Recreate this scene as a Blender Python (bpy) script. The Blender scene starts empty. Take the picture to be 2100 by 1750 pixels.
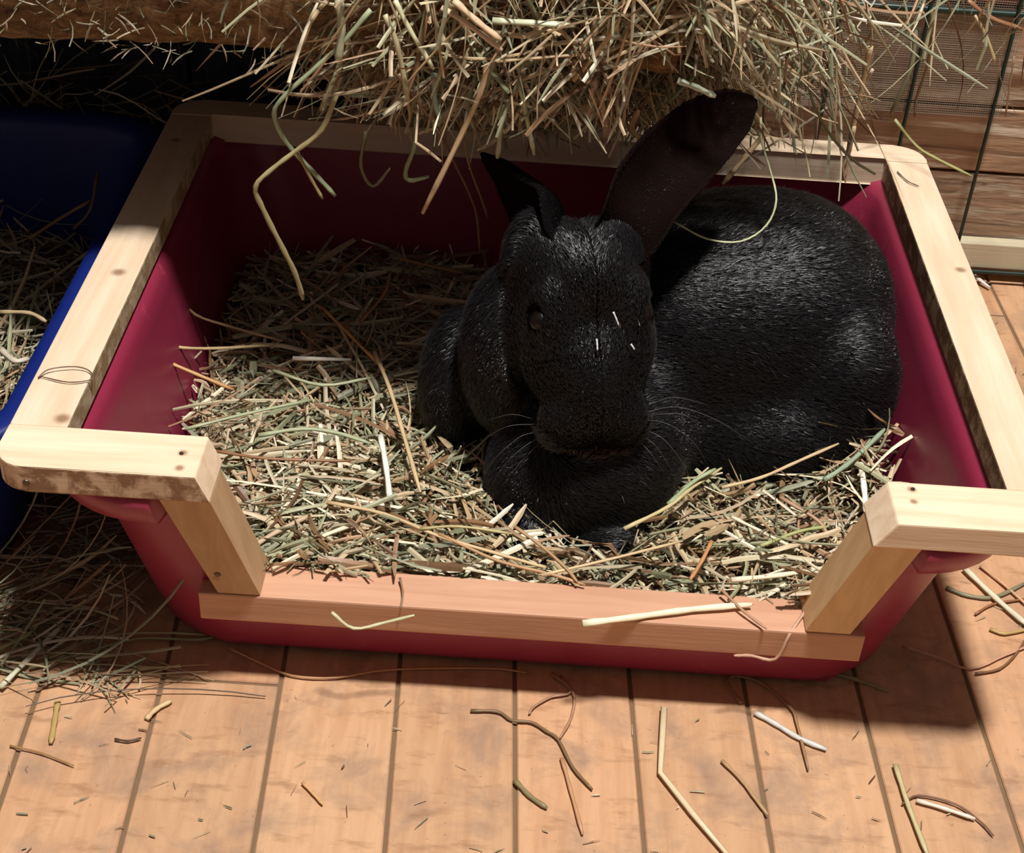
import bpy, bmesh, math, random
import numpy as np
from mathutils import Vector, Matrix

rnd = random.Random(7)
RNG = np.random.default_rng(11)
S = bpy.context.scene
COL = S.collection

# ------------------------------------------------------------------ camera
F = 3100.0
ROLL = math.atan(.066)
PITCH = math.atan(math.hypot(150, 2275) / F)
CAM = np.array([-.014, -.87, .677])
fwd = np.array([0, math.cos(PITCH), -math.sin(PITCH)])
upv = np.array([0, math.sin(PITCH), math.cos(PITCH)])
rgt = np.array([1., 0, 0])
cd = bpy.data.cameras.new('camera'); cam = bpy.data.objects.new('camera', cd); COL.objects.link(cam)
cd.sensor_width = 36; cd.sensor_fit = 'HORIZONTAL'; cd.lens = F / 2100 * 36
cd.clip_start = .02; cd.clip_end = 50
cx = rgt * math.cos(ROLL) + upv * math.sin(ROLL)      # image right
cy = upv * math.cos(ROLL) - rgt * math.sin(ROLL)      # image up
Mc = Matrix(((cx[0], cy[0], -fwd[0], CAM[0]), (cx[1], cy[1], -fwd[1], CAM[1]), (cx[2], cy[2], -fwd[2], CAM[2]), (0, 0, 0, 1)))
cam.matrix_world = Mc
S.camera = cam

# ------------------------------------------------------------------ world, lamp, exposure
w = bpy.data.worlds.new('world'); S.world = w; w.use_nodes = True
w.node_tree.nodes['Background'].inputs[0].default_value = (1.0, .84, .80, 1)
w.node_tree.nodes['Background'].inputs[1].default_value = .14
ld = bpy.data.lights.new('ceiling_lamp', 'POINT'); ld.energy = 505; ld.color = (1, .96, .93); ld.shadow_soft_size = .14
lo = bpy.data.objects.new('ceiling_lamp', ld); lo.location = (.33, -.48, 3.0); COL.objects.link(lo)
S.view_settings.view_transform = 'Standard'; S.view_settings.look = 'None'
S.view_settings.gamma = 1; S.view_settings.use_curve_mapping = False
S.view_settings.exposure = 0.0

# ------------------------------------------------------------------ helpers
def ray(u, v):
    return fwd * F + cx * (u - 1050) - cy * (v - 875)
def PZ(u, v, z):
    d = ray(u, v); return CAM + d * (z - CAM[2]) / d[2]
def PY(u, v, y):
    d = ray(u, v); return CAM + d * (y - CAM[1]) / d[1]

def lin(c):
    c = [x / 255 for x in c]
    return [(x / 12.92 if x <= .04045 else ((x + .055) / 1.055) ** 2.4) for x in c]

def tag(o, label=None, cat=None, group=None, kind=None):
    if label: o['label'] = label
    if cat: o['category'] = cat
    if group: o['group'] = group
    if kind: o['kind'] = kind
    return o

def link(o, parent=None):
    COL.objects.link(o)
    if parent is not None: o.parent = parent
    return o

def empty(name, label, cat, loc=(0, 0, 0), group=None):
    o = bpy.data.objects.new(name, None); o.empty_display_size = .02; COL.objects.link(o)
    o.location = loc
    return tag(o, label, cat, group)

def np_mesh(name, V, Q, mat, parent=None, smooth=True, col=None, T=None):
    """V (n,3); Q (m,4) quads; T (k,3) tris; fast mesh building"""
    me = bpy.data.meshes.new(name)
    V = np.ascontiguousarray(V, dtype=np.float32)
    me.vertices.add(len(V)); me.vertices.foreach_set('co', V.ravel())
    idx = []; tot = []
    if Q is not None and len(Q):
        idx.append(np.asarray(Q, dtype=np.int32).ravel()); tot.append(np.full(len(Q), 4, np.int32))
    if T is not None and len(T):
        idx.append(np.asarray(T, dtype=np.int32).ravel()); tot.append(np.full(len(T), 3, np.int32))
    idx = np.concatenate(idx); tot = np.concatenate(tot)
    st = np.concatenate([[0], np.cumsum(tot)[:-1]]).astype(np.int32)
    me.loops.add(len(idx)); me.loops.foreach_set('vertex_index', idx)
    me.polygons.add(len(tot)); me.polygons.foreach_set('loop_start', st); me.polygons.foreach_set('loop_total', tot)
    me.polygons.foreach_set('use_smooth', np.full(len(tot), smooth, dtype=bool))
    me.update(calc_edges=True)
    if col is not None:
        a = me.color_attributes.new('Tint', 'FLOAT_COLOR', 'POINT')
        c4 = np.ones((len(V), 4), np.float32); c4[:, :3] = col
        a.data.foreach_set('color', c4.ravel())
    for m in (mat if isinstance(mat, (list, tuple)) else [mat]): me.materials.append(m)
    o = bpy.data.objects.new(name, me)
    if parent is not None:
        o.location = (0, 0, 0); o.parent = parent
        o.matrix_parent_inverse = Matrix.Translation(-Vector(parent.location))
    COL.objects.link(o)
    return o

def bm_obj(name, bm, mat, parent=None, smooth=False, bevel=0, seg=2):
    if bevel:
        bmesh.ops.bevel(bm, geom=[e for e in bm.edges], offset=bevel, segments=seg, affect='EDGES', profile=.6)
    bmesh.ops.recalc_face_normals(bm, faces=bm.faces[:])
    me = bpy.data.meshes.new(name); bm.to_mesh(me); bm.free()
    for p in me.polygons: p.use_smooth = smooth
    me.materials.append(mat)
    o = bpy.data.objects.new(name, me)
    if parent is not None:
        o.parent = parent; o.matrix_parent_inverse = Matrix.Translation(-Vector(parent.location))
    COL.objects.link(o)
    return o

def prism(bm, pts, z0, z1):
    """pts (x,y) counter-clockwise, extruded in z"""
    a = [bm.verts.new((p[0], p[1], z0)) for p in pts]; b = [bm.verts.new((p[0], p[1], z1)) for p in pts]
    n = len(pts)
    bm.faces.new(a[::-1]); bm.faces.new(b)
    for i in range(n): bm.faces.new((a[i], a[(i + 1) % n], b[(i + 1) % n], b[i]))

def box8(bm, P):
    """P: 8 points, bottom four then top four"""
    v = [bm.verts.new(p) for p in P]
    for f in ((3, 2, 1, 0), (4, 5, 6, 7), (0, 1, 5, 4), (1, 2, 6, 5), (2, 3, 7, 6), (3, 0, 4, 7)):
        bm.faces.new([v[i] for i in f])
def box(bm, x0, x1, y0, y1, z0, z1):
    box8(bm, [(x0, y0, z0), (x1, y0, z0), (x1, y1, z0), (x0, y1, z0), (x0, y0, z1), (x1, y0, z1), (x1, y1, z1), (x0, y1, z1)])

# ------------------------------------------------------------------ materials
class NT:
    def __init__(s, name):
        s.m = bpy.data.materials.new(name); s.m.use_nodes = True
        s.t = s.m.node_tree; s.n = s.t.nodes; s.l = s.t.links
        s.b = s.n['Principled BSDF']
    def add(s, typ, **k):
        n = s.n.new(typ)
        for a, v in k.items():
            if a.startswith('i_'):
                key = a[2:]; key = int(key) if key.isdigit() else key.replace('_', ' ')
                n.inputs[key].default_value = v
            else: setattr(n, a, v)
        return n
    def c(s, a, b): s.l.new(a, b)
    def coords(s, scale=(1, 1, 1), rot=(0, 0, 0), kind='Object'):
        tc = s.add('ShaderNodeTexCoord'); mp = s.add('ShaderNodeMapping')
        mp.inputs['Scale'].default_value = scale; mp.inputs['Rotation'].default_value = rot
        s.c(tc.outputs[kind], mp.inputs['Vector']); return mp.outputs['Vector']
    def noise(s, vec, scale, detail=4, rough=.55, dist=0):
        n = s.add('ShaderNodeTexNoise'); n.inputs['Scale'].default_value = scale; n.inputs['Detail'].default_value = detail
        n.inputs['Roughness'].default_value = rough; n.inputs['Distortion'].default_value = dist
        s.c(vec, n.inputs['Vector']); return n.outputs['Fac']
    def ramp(s, fac, stops):
        r = s.add('ShaderNodeValToRGB'); e = r.color_ramp.elements
        while len(e) < len(stops): e.new(.5)
        for i, (p, c) in enumerate(stops): e[i].position = p; e[i].color = (*c[:3], 1)
        s.c(fac, r.inputs['Fac']); return r.outputs['Color']
    def mix(s, fac, a, b, mode='MIX'):
        n = s.add('ShaderNodeMix', data_type='RGBA', blend_type=mode)
        if isinstance(fac, (int, float)): n.inputs[0].default_value = fac
        else: s.c(fac, n.inputs[0])
        for k, x in ((6, a), (7, b)):
            if isinstance(x, (tuple, list)): n.inputs[k].default_value = (*x[:3], 1)
            else: s.c(x, n.inputs[k])
        return n.outputs[2]
    def math(s, op, a, b=0.0):
        n = s.add('ShaderNodeMath', operation=op)
        for k, x in ((0, a), (1, b)):
            if isinstance(x, (int, float)): n.inputs[k].default_value = x
            else: s.c(x, n.inputs[k])
        return n.outputs[0]
    def bump(s, h, strength=.3, dist=.002):
        n = s.add('ShaderNodeBump'); n.inputs['Strength'].default_value = strength; n.inputs['Distance'].default_value = dist
        s.c(h, n.inputs['Height']); s.c(n.outputs['Normal'], s.b.inputs['Normal'])
    def done(s, col=None, rough=.5, spec=.5, metal=0):
        if col is not None:
            if isinstance(col, (tuple, list)): s.b.inputs['Base Color'].default_value = (*col[:3], 1)
            else: s.c(col, s.b.inputs['Base Color'])
        if isinstance(rough, (int, float)): s.b.inputs['Roughness'].default_value = rough
        else: s.c(rough, s.b.inputs['Roughness'])
        s.b.inputs['Specular IOR Level'].default_value = spec; s.b.inputs['Metallic'].default_value = metal
        return s.m

def pine(name, axis, light, dark, knots=(), rings=1.0, face_tint=None):
    """sawn softwood, grain along axis; knots = (x, y, z, radius)"""
    t = NT(name)
    sc = [1, 1, 1]
    for i in range(3): sc[i] = .06 if i == axis else 1
    v = t.coords(tuple(sc))
    n1 = t.noise(v, 95 * rings, 4, .6, .6); n2 = t.noise(v, 420, 3, .6)
    v2 = t.coords((1, 1, 1)); n3 = t.noise(v2, 14, 3, .5)
    mid = [(a + b) / 2 for a, b in zip(light, dark)]
    c = t.ramp(n1, [(.30, dark), (.48, mid), (.62, light)])
    c = t.mix(.55, c, light)
    c = t.mix(t.math('MULTIPLY', t.math('SUBTRACT', n3, .45), .9), c, dark)
    c = t.mix(t.math('MULTIPLY', n2, .22), c, mid)
    if knots:
        tc = t.add('ShaderNodeTexCoord')
        for (kx, ky, kz, kr) in knots:
            d = t.add('ShaderNodeVectorMath', operation='DISTANCE'); d.inputs[1].default_value = (kx, ky, kz)
            mp = t.add('ShaderNodeMapping'); t.c(tc.outputs['Object'], mp.inputs['Vector']); t.c(mp.outputs[0], d.inputs[0])
            mr = t.add('ShaderNodeMapRange'); mr.inputs['From Min'].default_value = kr; mr.inputs['From Max'].default_value = kr * .35
            mr.inputs['To Min'].default_value = 0; mr.inputs['To Max'].default_value = .75; t.c(d.outputs['Value'], mr.inputs['Value'])
            c = t.mix(mr.outputs[0], c, lin((118, 74, 44)))
    if face_tint:  # blotchy brown mixed over the faces that point along the given normal
        g = t.add('ShaderNodeTexCoord'); dt = t.add('ShaderNodeVectorMath', operation='DOT_PRODUCT'); dt.inputs[1].default_value = face_tint[0]
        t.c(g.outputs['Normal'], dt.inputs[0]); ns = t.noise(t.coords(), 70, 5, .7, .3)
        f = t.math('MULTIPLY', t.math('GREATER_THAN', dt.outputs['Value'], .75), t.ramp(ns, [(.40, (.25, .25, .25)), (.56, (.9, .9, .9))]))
        c = t.mix(f, c, face_tint[1])
    t.bump(t.math('ADD', n1, n2), .25, .0006)
    return t.done(c, .62, .3)

PINE_L = lin((226, 207, 180)); PINE_D = lin((196, 158, 120))
RED_L = lin((206, 160, 130)); RED_D = lin((170, 120, 90))

def plastic(name, col, rough=.38):
    t = NT(name); v = t.coords()
    n = t.noise(v, 60, 4, .6); n2 = t.noise(v, 9, 3, .5)
    c = t.mix(t.math('MULTIPLY', n2, .35), col, [x * .72 for x in col])
    c = t.mix(t.math('MULTIPLY', t.math('GREATER_THAN', n, .68), .25), c, [min(1, x * 1.6 + .03) for x in col])
    r = t.add('ShaderNodeMapRange'); r.inputs['To Min'].default_value = rough - .08; r.inputs['To Max'].default_value = rough + .15
    t.c(n, r.inputs['Value'])
    t.bump(n2, .12, .004)
    return t.done(c, r.outputs[0], .5)
M_RED = plastic('red_plastic', lin((146, 44, 70)), .34)
M_BLUE = plastic('blue_plastic', lin((10, 32, 108)), .42)

def hay_material():
    t = NT('hay'); a = t.add('ShaderNodeVertexColor'); a.layer_name = 'Tint'
    v = t.coords(); n = t.noise(v, 260, 3, .6)
    k = t.mix(t.math('MULTIPLY', n, .55), a.outputs['Color'], (.30, .22, .13), 'MULTIPLY')
    c = t.mix(.5, a.outputs['Color'], k)
    t.b.inputs['Transmission Weight'].default_value = 0
    return t.done(c, .48, .45)
M_HAY = hay_material()
def simple(name, col, rough=.5, spec=.5, metal=0, bumpy=0, scale=200, var=.2):
    t = NT(name); v = t.coords(); n = t.noise(v, scale, 3, .6)
    c = t.mix(t.math('MULTIPLY', n, var * 2), col, [x * .5 for x in col])
    if bumpy: t.bump(n, bumpy, .002)
    return t.done(c, rough, spec, metal)

# ------------------------------------------------------------------ hay strand generator
PAL = np.array([lin(c) for c in [(206, 184, 148), (190, 164, 126), (172, 172, 136), (158, 160, 132), (146, 112, 78),
                                 (236, 226, 196), (186, 152, 120), (122, 92, 64), (206, 194, 160), (146, 150, 116)]])
PALW = np.array([.16, .13, .16, .14, .07, .10, .07, .04, .10, .06])
def pick_cols(n, dark=1.0, W=PALW):
    c = PAL[RNG.choice(len(PAL), n, p=W / W.sum())]
    return c * RNG.uniform(.72, 1.12, (n, 1)) * dark

def tube_geo(P, Wd, flat=.35, sides=4, up=None):
    """P (N,K,3) centrelines, Wd (N,K) half widths -> V, Q (flattened four-sided tubes, closed tips by taper)"""
    N, K, _ = P.shape
    T = np.gradient(P, axis=1); T /= np.linalg.norm(T, axis=2, keepdims=True) + 1e-9
    R = RNG.normal(size=(N, 1, 3)) * .55 + np.array([0, -.3, .6]); R = np.repeat(R, K, axis=1)
    tw = np.linspace(0, 1, K)[None, :, None] * RNG.normal(size=(N, 1, 3)) * .8
    R = R + tw
    if up is not None: R = np.zeros_like(R) + np.array(up)
    A = np.cross(T, R); A /= np.linalg.norm(A, axis=2, keepdims=True) + 1e-9
    B = np.cross(A, T)
    V = np.empty((N, K, sides, 3))
    for i in range(sides):
        th = 2 * math.pi * i / sides
        V[:, :, i] = P + A * (Wd * math.cos(th))[..., None] + B * (Wd * flat * math.sin(th))[..., None]
    base = np.arange(N * K).reshape(N, K) * sides
    Q = []
    for i in range(sides):
        j = (i + 1) % sides
        Q.append(np.stack([base[:, :-1] + i, base[:, :-1] + j, base[:, 1:] + j, base[:, 1:] + i], axis=-1).reshape(-1, 4))
    if sides == 4:
        for kk, o in ((0, (3, 2, 1, 0)), (K - 1, (0, 1, 2, 3))):
            Q.append(np.stack([base[:, kk] + a for a in o], axis=-1))
    return V.reshape(-1, 3), np.concatenate(Q)

def strands(start, direc, length, width, K=6, curl=.5, sag=0.0, kink=.25):
    """random bent stalks; all arrays of N"""
    N = len(start)
    d = direc / (np.linalg.norm(direc, axis=1, keepdims=True) + 1e-9)
    P = np.empty((N, K, 3)); P[:, 0] = start
    bend = RNG.normal(size=(N, 3)) * curl / K
    for k in range(1, K):
        kk = (RNG.random(N) < kink / K)[:, None] * RNG.normal(size=(N, 3)) * .8
        d = d + bend + RNG.normal(size=(N, 3)) * curl * .25 / K + kk; d[:, 2] -= sag / K
        d /= np.linalg.norm(d, axis=1, keepdims=True)
        P[:, k] = P[:, k - 1] + d * (length / (K - 1))[:, None]
    prof = np.array([.75] + [1.0] * (K - 2) + [.35])
    prof = prof[None, :] * np.ones((N, 1)); 
    tip = RNG.random(N) < .5; prof[tip, -1] = .85
    return P, width[:, None] * prof

def hay_object(name, parts, parent=None, kind='stuff', mat=None):
    """parts: list of (P, W, colors) merged into one object"""
    Vs, Qs, Cs = [], [], []; off = 0
    for P, W, C in parts:
        V, Q = tube_geo(P, W)
        Vs.append(V); Qs.append(Q + off); off += len(V)
        Cs.append(np.repeat(C, P.shape[1] * 4, axis=0))
    o = np_mesh(name, np.concatenate(Vs), np.concatenate(Qs), mat or M_HAY, parent, False, np.concatenate(Cs))
    if kind: o['kind'] = kind
    return o

def smooth_path(pts, n=None):
    """Catmull-Rom through control points"""
    p = np.array(pts, float); m = len(p)
    if m < 3: 
        n = n or 4
        return np.array([p[0] + (p[-1] - p[0]) * t for t in np.linspace(0, 1, n)])
    q = np.vstack([2 * p[0] - p[1], p, 2 * p[-1] - p[-2]]); out = []
    per = 4
    for i in range(1, m):
        a, b, c, d = q[i - 1], q[i], q[i + 1], q[i + 2]
        for t in np.linspace(0, 1, per, endpoint=False):
            out.append(.5 * ((2 * b) + (-a + c) * t + (2 * a - 5 * b + 4 * c - d) * t * t + (-a + 3 * b - 3 * c + d) * t ** 3))
    out.append(p[-1]); return np.array(out)

def one_stem(name, pts, width, col, parent=None, flat=.5, smooth=True, taper=(.9, .5), sides=6):
    P = smooth_path(pts) if smooth else np.array(pts, float)
    K = len(P); W = np.linspace(taper[0], taper[1], K) * width
    if len(P) > 3: W[1:-1] = np.maximum(W[1:-1], width * .8) * (1 + .12 * np.sin(np.arange(1, K - 1) * 2.1))
    V, Q = tube_geo(P[None], W[None], flat, sides, (0, -.55, .8))
    T = None
    if sides != 4:
        c0, c1 = len(V), len(V) + 1; V = np.vstack([V, P[0], P[-1]])
        T = [(c0, (i + 1) % sides, i) for i in range(sides)] + [(c1, (K - 1) * sides + i, (K - 1) * sides + (i + 1) % sides) for i in range(sides)]
    cc = np.tile(np.array(lin(col)), (len(V), 1)) * (1 + RNG.normal(size=(len(V), 1)) * .05)
    return np_mesh(name, V, Q, M_HAY, parent, True, cc, T)

# ================================================================== SETTING
# ---- floor boards
def floor_mat(i):
    t = NT('floor_board_wood'); r = random.Random(i)
    v = t.coords((1, .12, 1)); v2 = t.coords((1, 1, 1))
    n1 = t.noise(v, 120, 4, .6, .4); n2 = t.noise(v2, 22, 5, .65, .4); n3 = t.noise(v2, 230, 3, .6)
    v3 = t.coords((1, 3.2, 1)); n4 = t.noise(v3, 26, 4, .6)
    k = r.uniform(.93, 1.05); h = r.uniform(-6, 6)
    a = [x * k for x in lin((200, 154 + h, 116 + h))]; b = [x * k for x in lin((174, 124 + h, 88 + h))]; g = [x * k for x in lin((152, 124, 102))]
    c = t.ramp(n1, [(.32, b), (.6, a)]); c = t.mix(.45, c, a)
    c = t.mix(t.ramp(n2, [(.48, (0, 0, 0)), (.68, (.8, .8, .8))]), c, g)
    c = t.mix(t.ramp(n4, [(.56, (0, 0, 0)), (.72, (.55, .55, .55))]), c, lin((130, 92, 62)))
    c = t.mix(t.math('MULTIPLY', t.math('GREATER_THAN', n3, .70), .35), c, lin((110, 74, 50)))
    t.bump(t.math('ADD', n1, n3), .18, .0008)
    return t.done(c, .5, .35)
fb = bmesh.new(); box(fb, -1.6, 1.6, -1.5, .9, -.03, -.0020)
floor = tag(bm_obj('floor', fb, simple('floor_dirt', lin((128, 104, 78)), .9, .1)), kind='structure')
fm = [floor_mat(i) for i in range(4)]
def jx(k, y): return -.2869 + .0714 * k - .04 * (y + .23)
def board(k, y0, y1, mi):
    bm = bmesh.new(); g = .0013; e = rnd.uniform(-.0006, .0006)
    z0, z1 = -.0062, -.0002 + rnd.uniform(-.0006, 0)
    P = [(jx(k, y0) + g, y0), (jx(k + 1, y0) - g, y0), (jx(k + 1, y1) - g, y1), (jx(k, y1) + g, y1)]
    prism(bm, P, z0, z1)
    return bm_obj('floor_board', bm, fm[mi], floor, bevel=.0008, seg=1)
for k in range(-9, 15):
    if k == 1:
        board(k, -1.2, -.2295, 1); board(k, -.2275, .36, 3)
    elif k in (5, 9):
        board(k, -1.2, .08 + .02 * k, k % 4); board(k, .082 + .02 * k, .36, (k + 2) % 4)
    else: board(k, -1.2, .36, (k * 7) % 4)

# ---- back wall: weathered horizontal boards on the right, dark upright boards on the left
def weathered(name, axis, base, dark, pale, amt=.7):
    t = NT(name); sc = [1, 1, 1]; sc[axis] = .09
    v = t.coords(tuple(sc)); v2 = t.coords((1, 1, 1))
    n1 = t.noise(v, 90, 5, .65, .8); n2 = t.noise(v, 210, 4, .6); n3 = t.noise(v2, 18, 4, .6); n4 = t.noise(v, 55, 5, .7, .5)
    c = t.ramp(n1, [(.32, dark), (.5, base), (.7, [x * 1.25 for x in base])])
    c = t.mix(t.ramp(n4, [(.51, (0, 0, 0)), (.57, (amt, amt, amt))]), c, pale)
    c = t.mix(t.math('MULTIPLY', t.math('SUBTRACT', n3, .4), 1.0), c, dark)
    t.bump(t.math('ADD', n1, n2), .5, .002)
    return t.done(c, .75, .25)
M_WEATH = weathered('weathered_board', 0, lin((168, 136, 108)), lin((104, 80, 62)), lin((226, 212, 190)), .85)
M_WEATH2 = weathered('weathered_board_low', 0, lin((152, 124, 100)), lin((92, 74, 60)), lin((190, 178, 156)), .6)
M_DARKB = weathered('dark_board', 2, lin((58, 60, 66)), lin((26, 27, 30)), lin((84, 84, 84)), .3)
M_REDB = weathered('reddish_board', 0, lin((136, 74, 58)), lin((86, 46, 38)), lin((150, 110, 92)), .4)
wb = bmesh.new(); box(wb, -1.3, 1.2, .352, .38, -.02, 1.0)
wall = tag(bm_obj('wall_back', wb, simple('wall_backing', lin((34, 28, 24)), .9, .1)), kind='structure')
for (z0, z1, m) in ((-.004, .030, M_WEATH2), (.033, .098, M_WEATH2), (.1005, .158, M_WEATH), (.161, .243, M_WEATH), (.248, .330, M_REDB), (.333, .42, M_WEATH), (.423, .52, M_WEATH2)):
    bm = bmesh.new(); box(bm, .04, 1.1, .331 + rnd.uniform(0, .002), .353, z0, z1)
    bm_obj('plank', bm, m, wall, bevel=.0015)
xx = -1.25
while xx < .03:
    wd = .118; x1 = min(xx + wd, .036)
    bm = bmesh.new(); box(bm, xx, x1 - .004, .334, .353, 0, .95); bm_obj('plank', bm, M_DARKB, wall, bevel=.0015); xx = x1
    if x1 >= .036: break
bb = bmesh.new(); box(bb, .04, 1.1, .316, .330, .014, .038)
base_b = tag(bm_obj('baseboard_back', bb, pine('pale_strip', 0, lin((206, 196, 166)), lin((160, 148, 120))), bevel=.001), kind='structure')

# ---- fly screen and green wire panel on the right of the wall
panel = empty('wire_panel', 'dark green welded wire panel standing against the weathered boards, upper right', 'wire mesh', (.36, .312, 0))
M_GREEN = simple('green_coating', lin((14, 44, 34)), .45, .5)
def rod(name, a, b, r, mat, parent, n=8):
    a = np.array(a, float); b = np.array(b, float); P = np.array([a + (b - a) * t for t in (0, .33, .66, 1)])
    V, Q = tube_geo(P[None], np.full((1, 4), r), 1.0, n)
    V = np.vstack([V, a, b]); c0 = len(V) - 2
    T = [(c0, (i + 1) % n, i) for i in range(n)] + [(c0 + 1, 3 * n + i, 3 * n + (i + 1) % n) for i in range(n)]
    return np_mesh(name, V, Q, mat, parent, True, None, T)
for i, x in enumerate((.1555, .2258, .2957, .3658, .436, .506)):
    rod('wire', (x, .309, .006), (x + .001, .309, .46), .0016, M_GREEN, panel)
for z in (.012, .2475, .36):
    rod('wire', (.13, .3122, z), (.58, .3122, z + .001), .0018 if z != .2475 else .0026, M_GREEN, panel)
# screen: woven threads
Vs = []; Qs = []; off = 0
def threadset(n, fn):
    P = np.array([fn(i) for i in range(n)]); return P
hx = np.arange(.12, .375, .0019); hz = np.arange(.158, .40, .0019)
P1 = np.array([[(x, .3145, .158), (x, .3147, .26), (x, .3145, .40)] for x in hx])
P2 = np.array([[(.12, .3151, z), (.25, .3149, z), (.375, .3151, z)] for z in hz])
V1, Q1 = tube_geo(P1, np.full((len(hx), 3), .00022), 1.0); V2, Q2 = tube_geo(P2, np.full((len(hz), 3), .00022), 1.0)
scr = np_mesh('fly_screen', np.vstack([V1, V2]), np.vstack([Q1, Q2 + len(V1)]), simple('screen_thread', lin((150, 136, 118)), .6, .3), panel, False)
scr['kind'] = 'stuff'; scr['label'] = 'fine grey woven fly screen behind the wires'

# ================================================================== RED TRAY
tray = empty('litter_tray', 'magenta red plastic litter tray edged with pine battens, black rabbit sitting in it', 'litter tray', (0, 0, 0))
def rrect(hx0, hx1, hy0, hy1, r, n=10, ns=26):
    """rounded rectangle outline, ccw, starting at front left going right"""
    pts = []
    def arc(cx_, cy_, a0):
        return [(cx_ + r * math.cos(a0 + math.pi / 2 * i / n), cy_ + r * math.sin(a0 + math.pi / 2 * i / n)) for i in range(n + 1)]
    cs = [arc(hx0 + r, hy0 + r, math.pi), arc(hx1 - r, hy0 + r, -math.pi / 2), arc(hx1 - r, hy1 - r, 0), arc(hx0 + r, hy1 - r, math.pi / 2)]
    for i in range(4):
        pts += cs[i]; a = cs[i][-1]; b = cs[(i + 1) % 4][0]; m = ns * (4 if i == 0 else 1)
        pts += [(a[0] + (b[0] - a[0]) * k / m, a[1] + (b[1] - a[1]) * k / m) for k in range(1, m)]
    return np.array(pts)
ZR = .1515
def ring(z, off, r):
    """outer wall outline at height z (tapering), off = inset (+) """
    f = z / ZR
    x = .232 + .028 * f - off; y0 = -.203 - .025 * f + off; y1 = .196 + .024 * f - off
    return rrect(-x, x, y0, y1, max(.008, r - off))
def cut(x, y):
    """height limit of the tub wall at the entrance"""
    if y > -.15: return ZR
    if -.160 < x < .170: return .062
    if x <= -.160: t = (-.160 - x) / .022
    else: t = (x - .170) / .022
    return .062 + (ZR - .062) * min(1, max(0, t))
def tub(name, mat, parent, cutfn, lip=True, ox=0, oy=0, sx=1, sy=1):
    th = .0028
    prof = []   # (z, offset, corner radius)
    prof += [(0.0045, .045, .05), (.0005, .018, .055), (.001, .008, .06), (.006, .002, .062)]
    for z in np.linspace(.012, .128, 12): prof.append((z, 0, .062 - .018 * z / ZR))
    lipz = [(.134, -.001), (.139, -.003), (.134, -.010), (.131, -.0145), (.134, -.0175), (.146, -.0185), (.1505, -.017), (.1515, -.013), (.1515, -.004), (.149, .001), (.142, .0038)]
    prof += [(z, o, .044) for z, o in lipz]
    for z in np.linspace(.130, .012, 12): prof.append((z, th + .0005, .062 - .018 * z / ZR))
    prof += [(.006, .006, .06), (.0042, .02, .055), (.0042, .045, .05)]
    rows = []
    for (z, o, r) in prof:
        R = ring(min(z, ZR), o, r); Zc = np.full(len(R), z)
        if cutfn and o < 0:
            for i, (x, y) in enumerate(R):
                if y < -.17 and -.204 < x < .2125: R[i, 1] = y - o
        if cutfn:
            for i, (x, y) in enumerate(R):
                lim = cutfn(x, y)
                if lim < ZR - 1e-6:
                    zz = .012 + (z - .012) * (lim - .012) / (ZR - .012) if z > .012 else z
                    oo = max(o, 0)
                    y_out = -.203 - .025 * (zz / ZR) + (oo if oo > 0 else oo)
                    R[i, 1] = y_out if abs(x) < .20 else y
                    Zc[i] = zz
        rows.append(np.column_stack([R[:, 0] * sx + ox, R[:, 1] * sy + oy, Zc]))
    A = np.array(rows); m, n, _ = A.shape
    V = A.reshape(-1, 3); idx = np.arange(m * n).reshape(m, n); nx = np.roll(idx, -1, axis=1)
    Q = np.stack([idx[:-1], nx[:-1], nx[1:], idx[1:]], axis=-1).reshape(-1, 4)
    me_o = np_mesh(name, V, Q, mat, parent, True)
    bm = bmesh.new(); bm.from_mesh(me_o.data); bm.verts.ensure_lookup_table()
    bm.faces.new([bm.verts[i] for i in idx[0][::-1]]); bm.faces.new([bm.verts[i] for i in idx[-1]])
    bmesh.ops.recalc_face_normals(bm, faces=bm.faces[:]); bm.to_mesh(me_o.data); bm.free()
    for p in me_o.data.polygons: p.use_smooth = len(p.vertices) == 4
    return me_o
tub('tub', M_RED, tray, cut)

# battens
z0, z1 = .1530, .1702
def kz(u, v, z, r): p = PZ(u, v, z); return (p[0], p[1], p[2], r)
def ky(u, v, y, r): p = PY(u, v, y); return (p[0], p[1], p[2], r)
m_left = pine('pine_left', 1, PINE_L, PINE_D, [kz(360, 287, z1, .0045), kz(243, 558, z1, .006), kz(128, 858, z1, .006)], face_tint=((1, 0, 0), lin((150, 124, 84))))
m_right = pine('pine_right', 1, PINE_L, PINE_D, [kz(1970, 553, z1, .005)], face_tint=((-1, 0, 0), lin((110, 84, 60))))
m_back = pine('pine_back', 0, PINE_L, PINE_D, [])
m_stl = pine('pine_stub_left', 0, lin((238, 216, 186)), PINE_D, [kz(375, 929, z1, .0035), kz(368, 960, z1, .0035), ky(55, 993, -.2453, .004)], face_tint=((0, -1, 0), lin((128, 92, 62))))
m_str = pine('pine_stub_right', 0, lin((238, 216, 186)), PINE_D, [kz(1870, 1004, z1, .0035), kz(1874, 1029, z1, .003)])
m_dl = pine('pine_upright_left', 2, lin((196, 164, 124)), lin((148, 110, 76)), [ky(445, 1178, -.226, .004)])
m_dr = pine('pine_upright_right', 2, lin((220, 186, 138)), lin((176, 134, 90)), [ky(1752, 1260, -.226, .003), ky(1826, 1176, -.232, .0035)])
m_low = pine('beech_rail', 0, RED_L, RED_D, [], 1.6)
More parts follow.
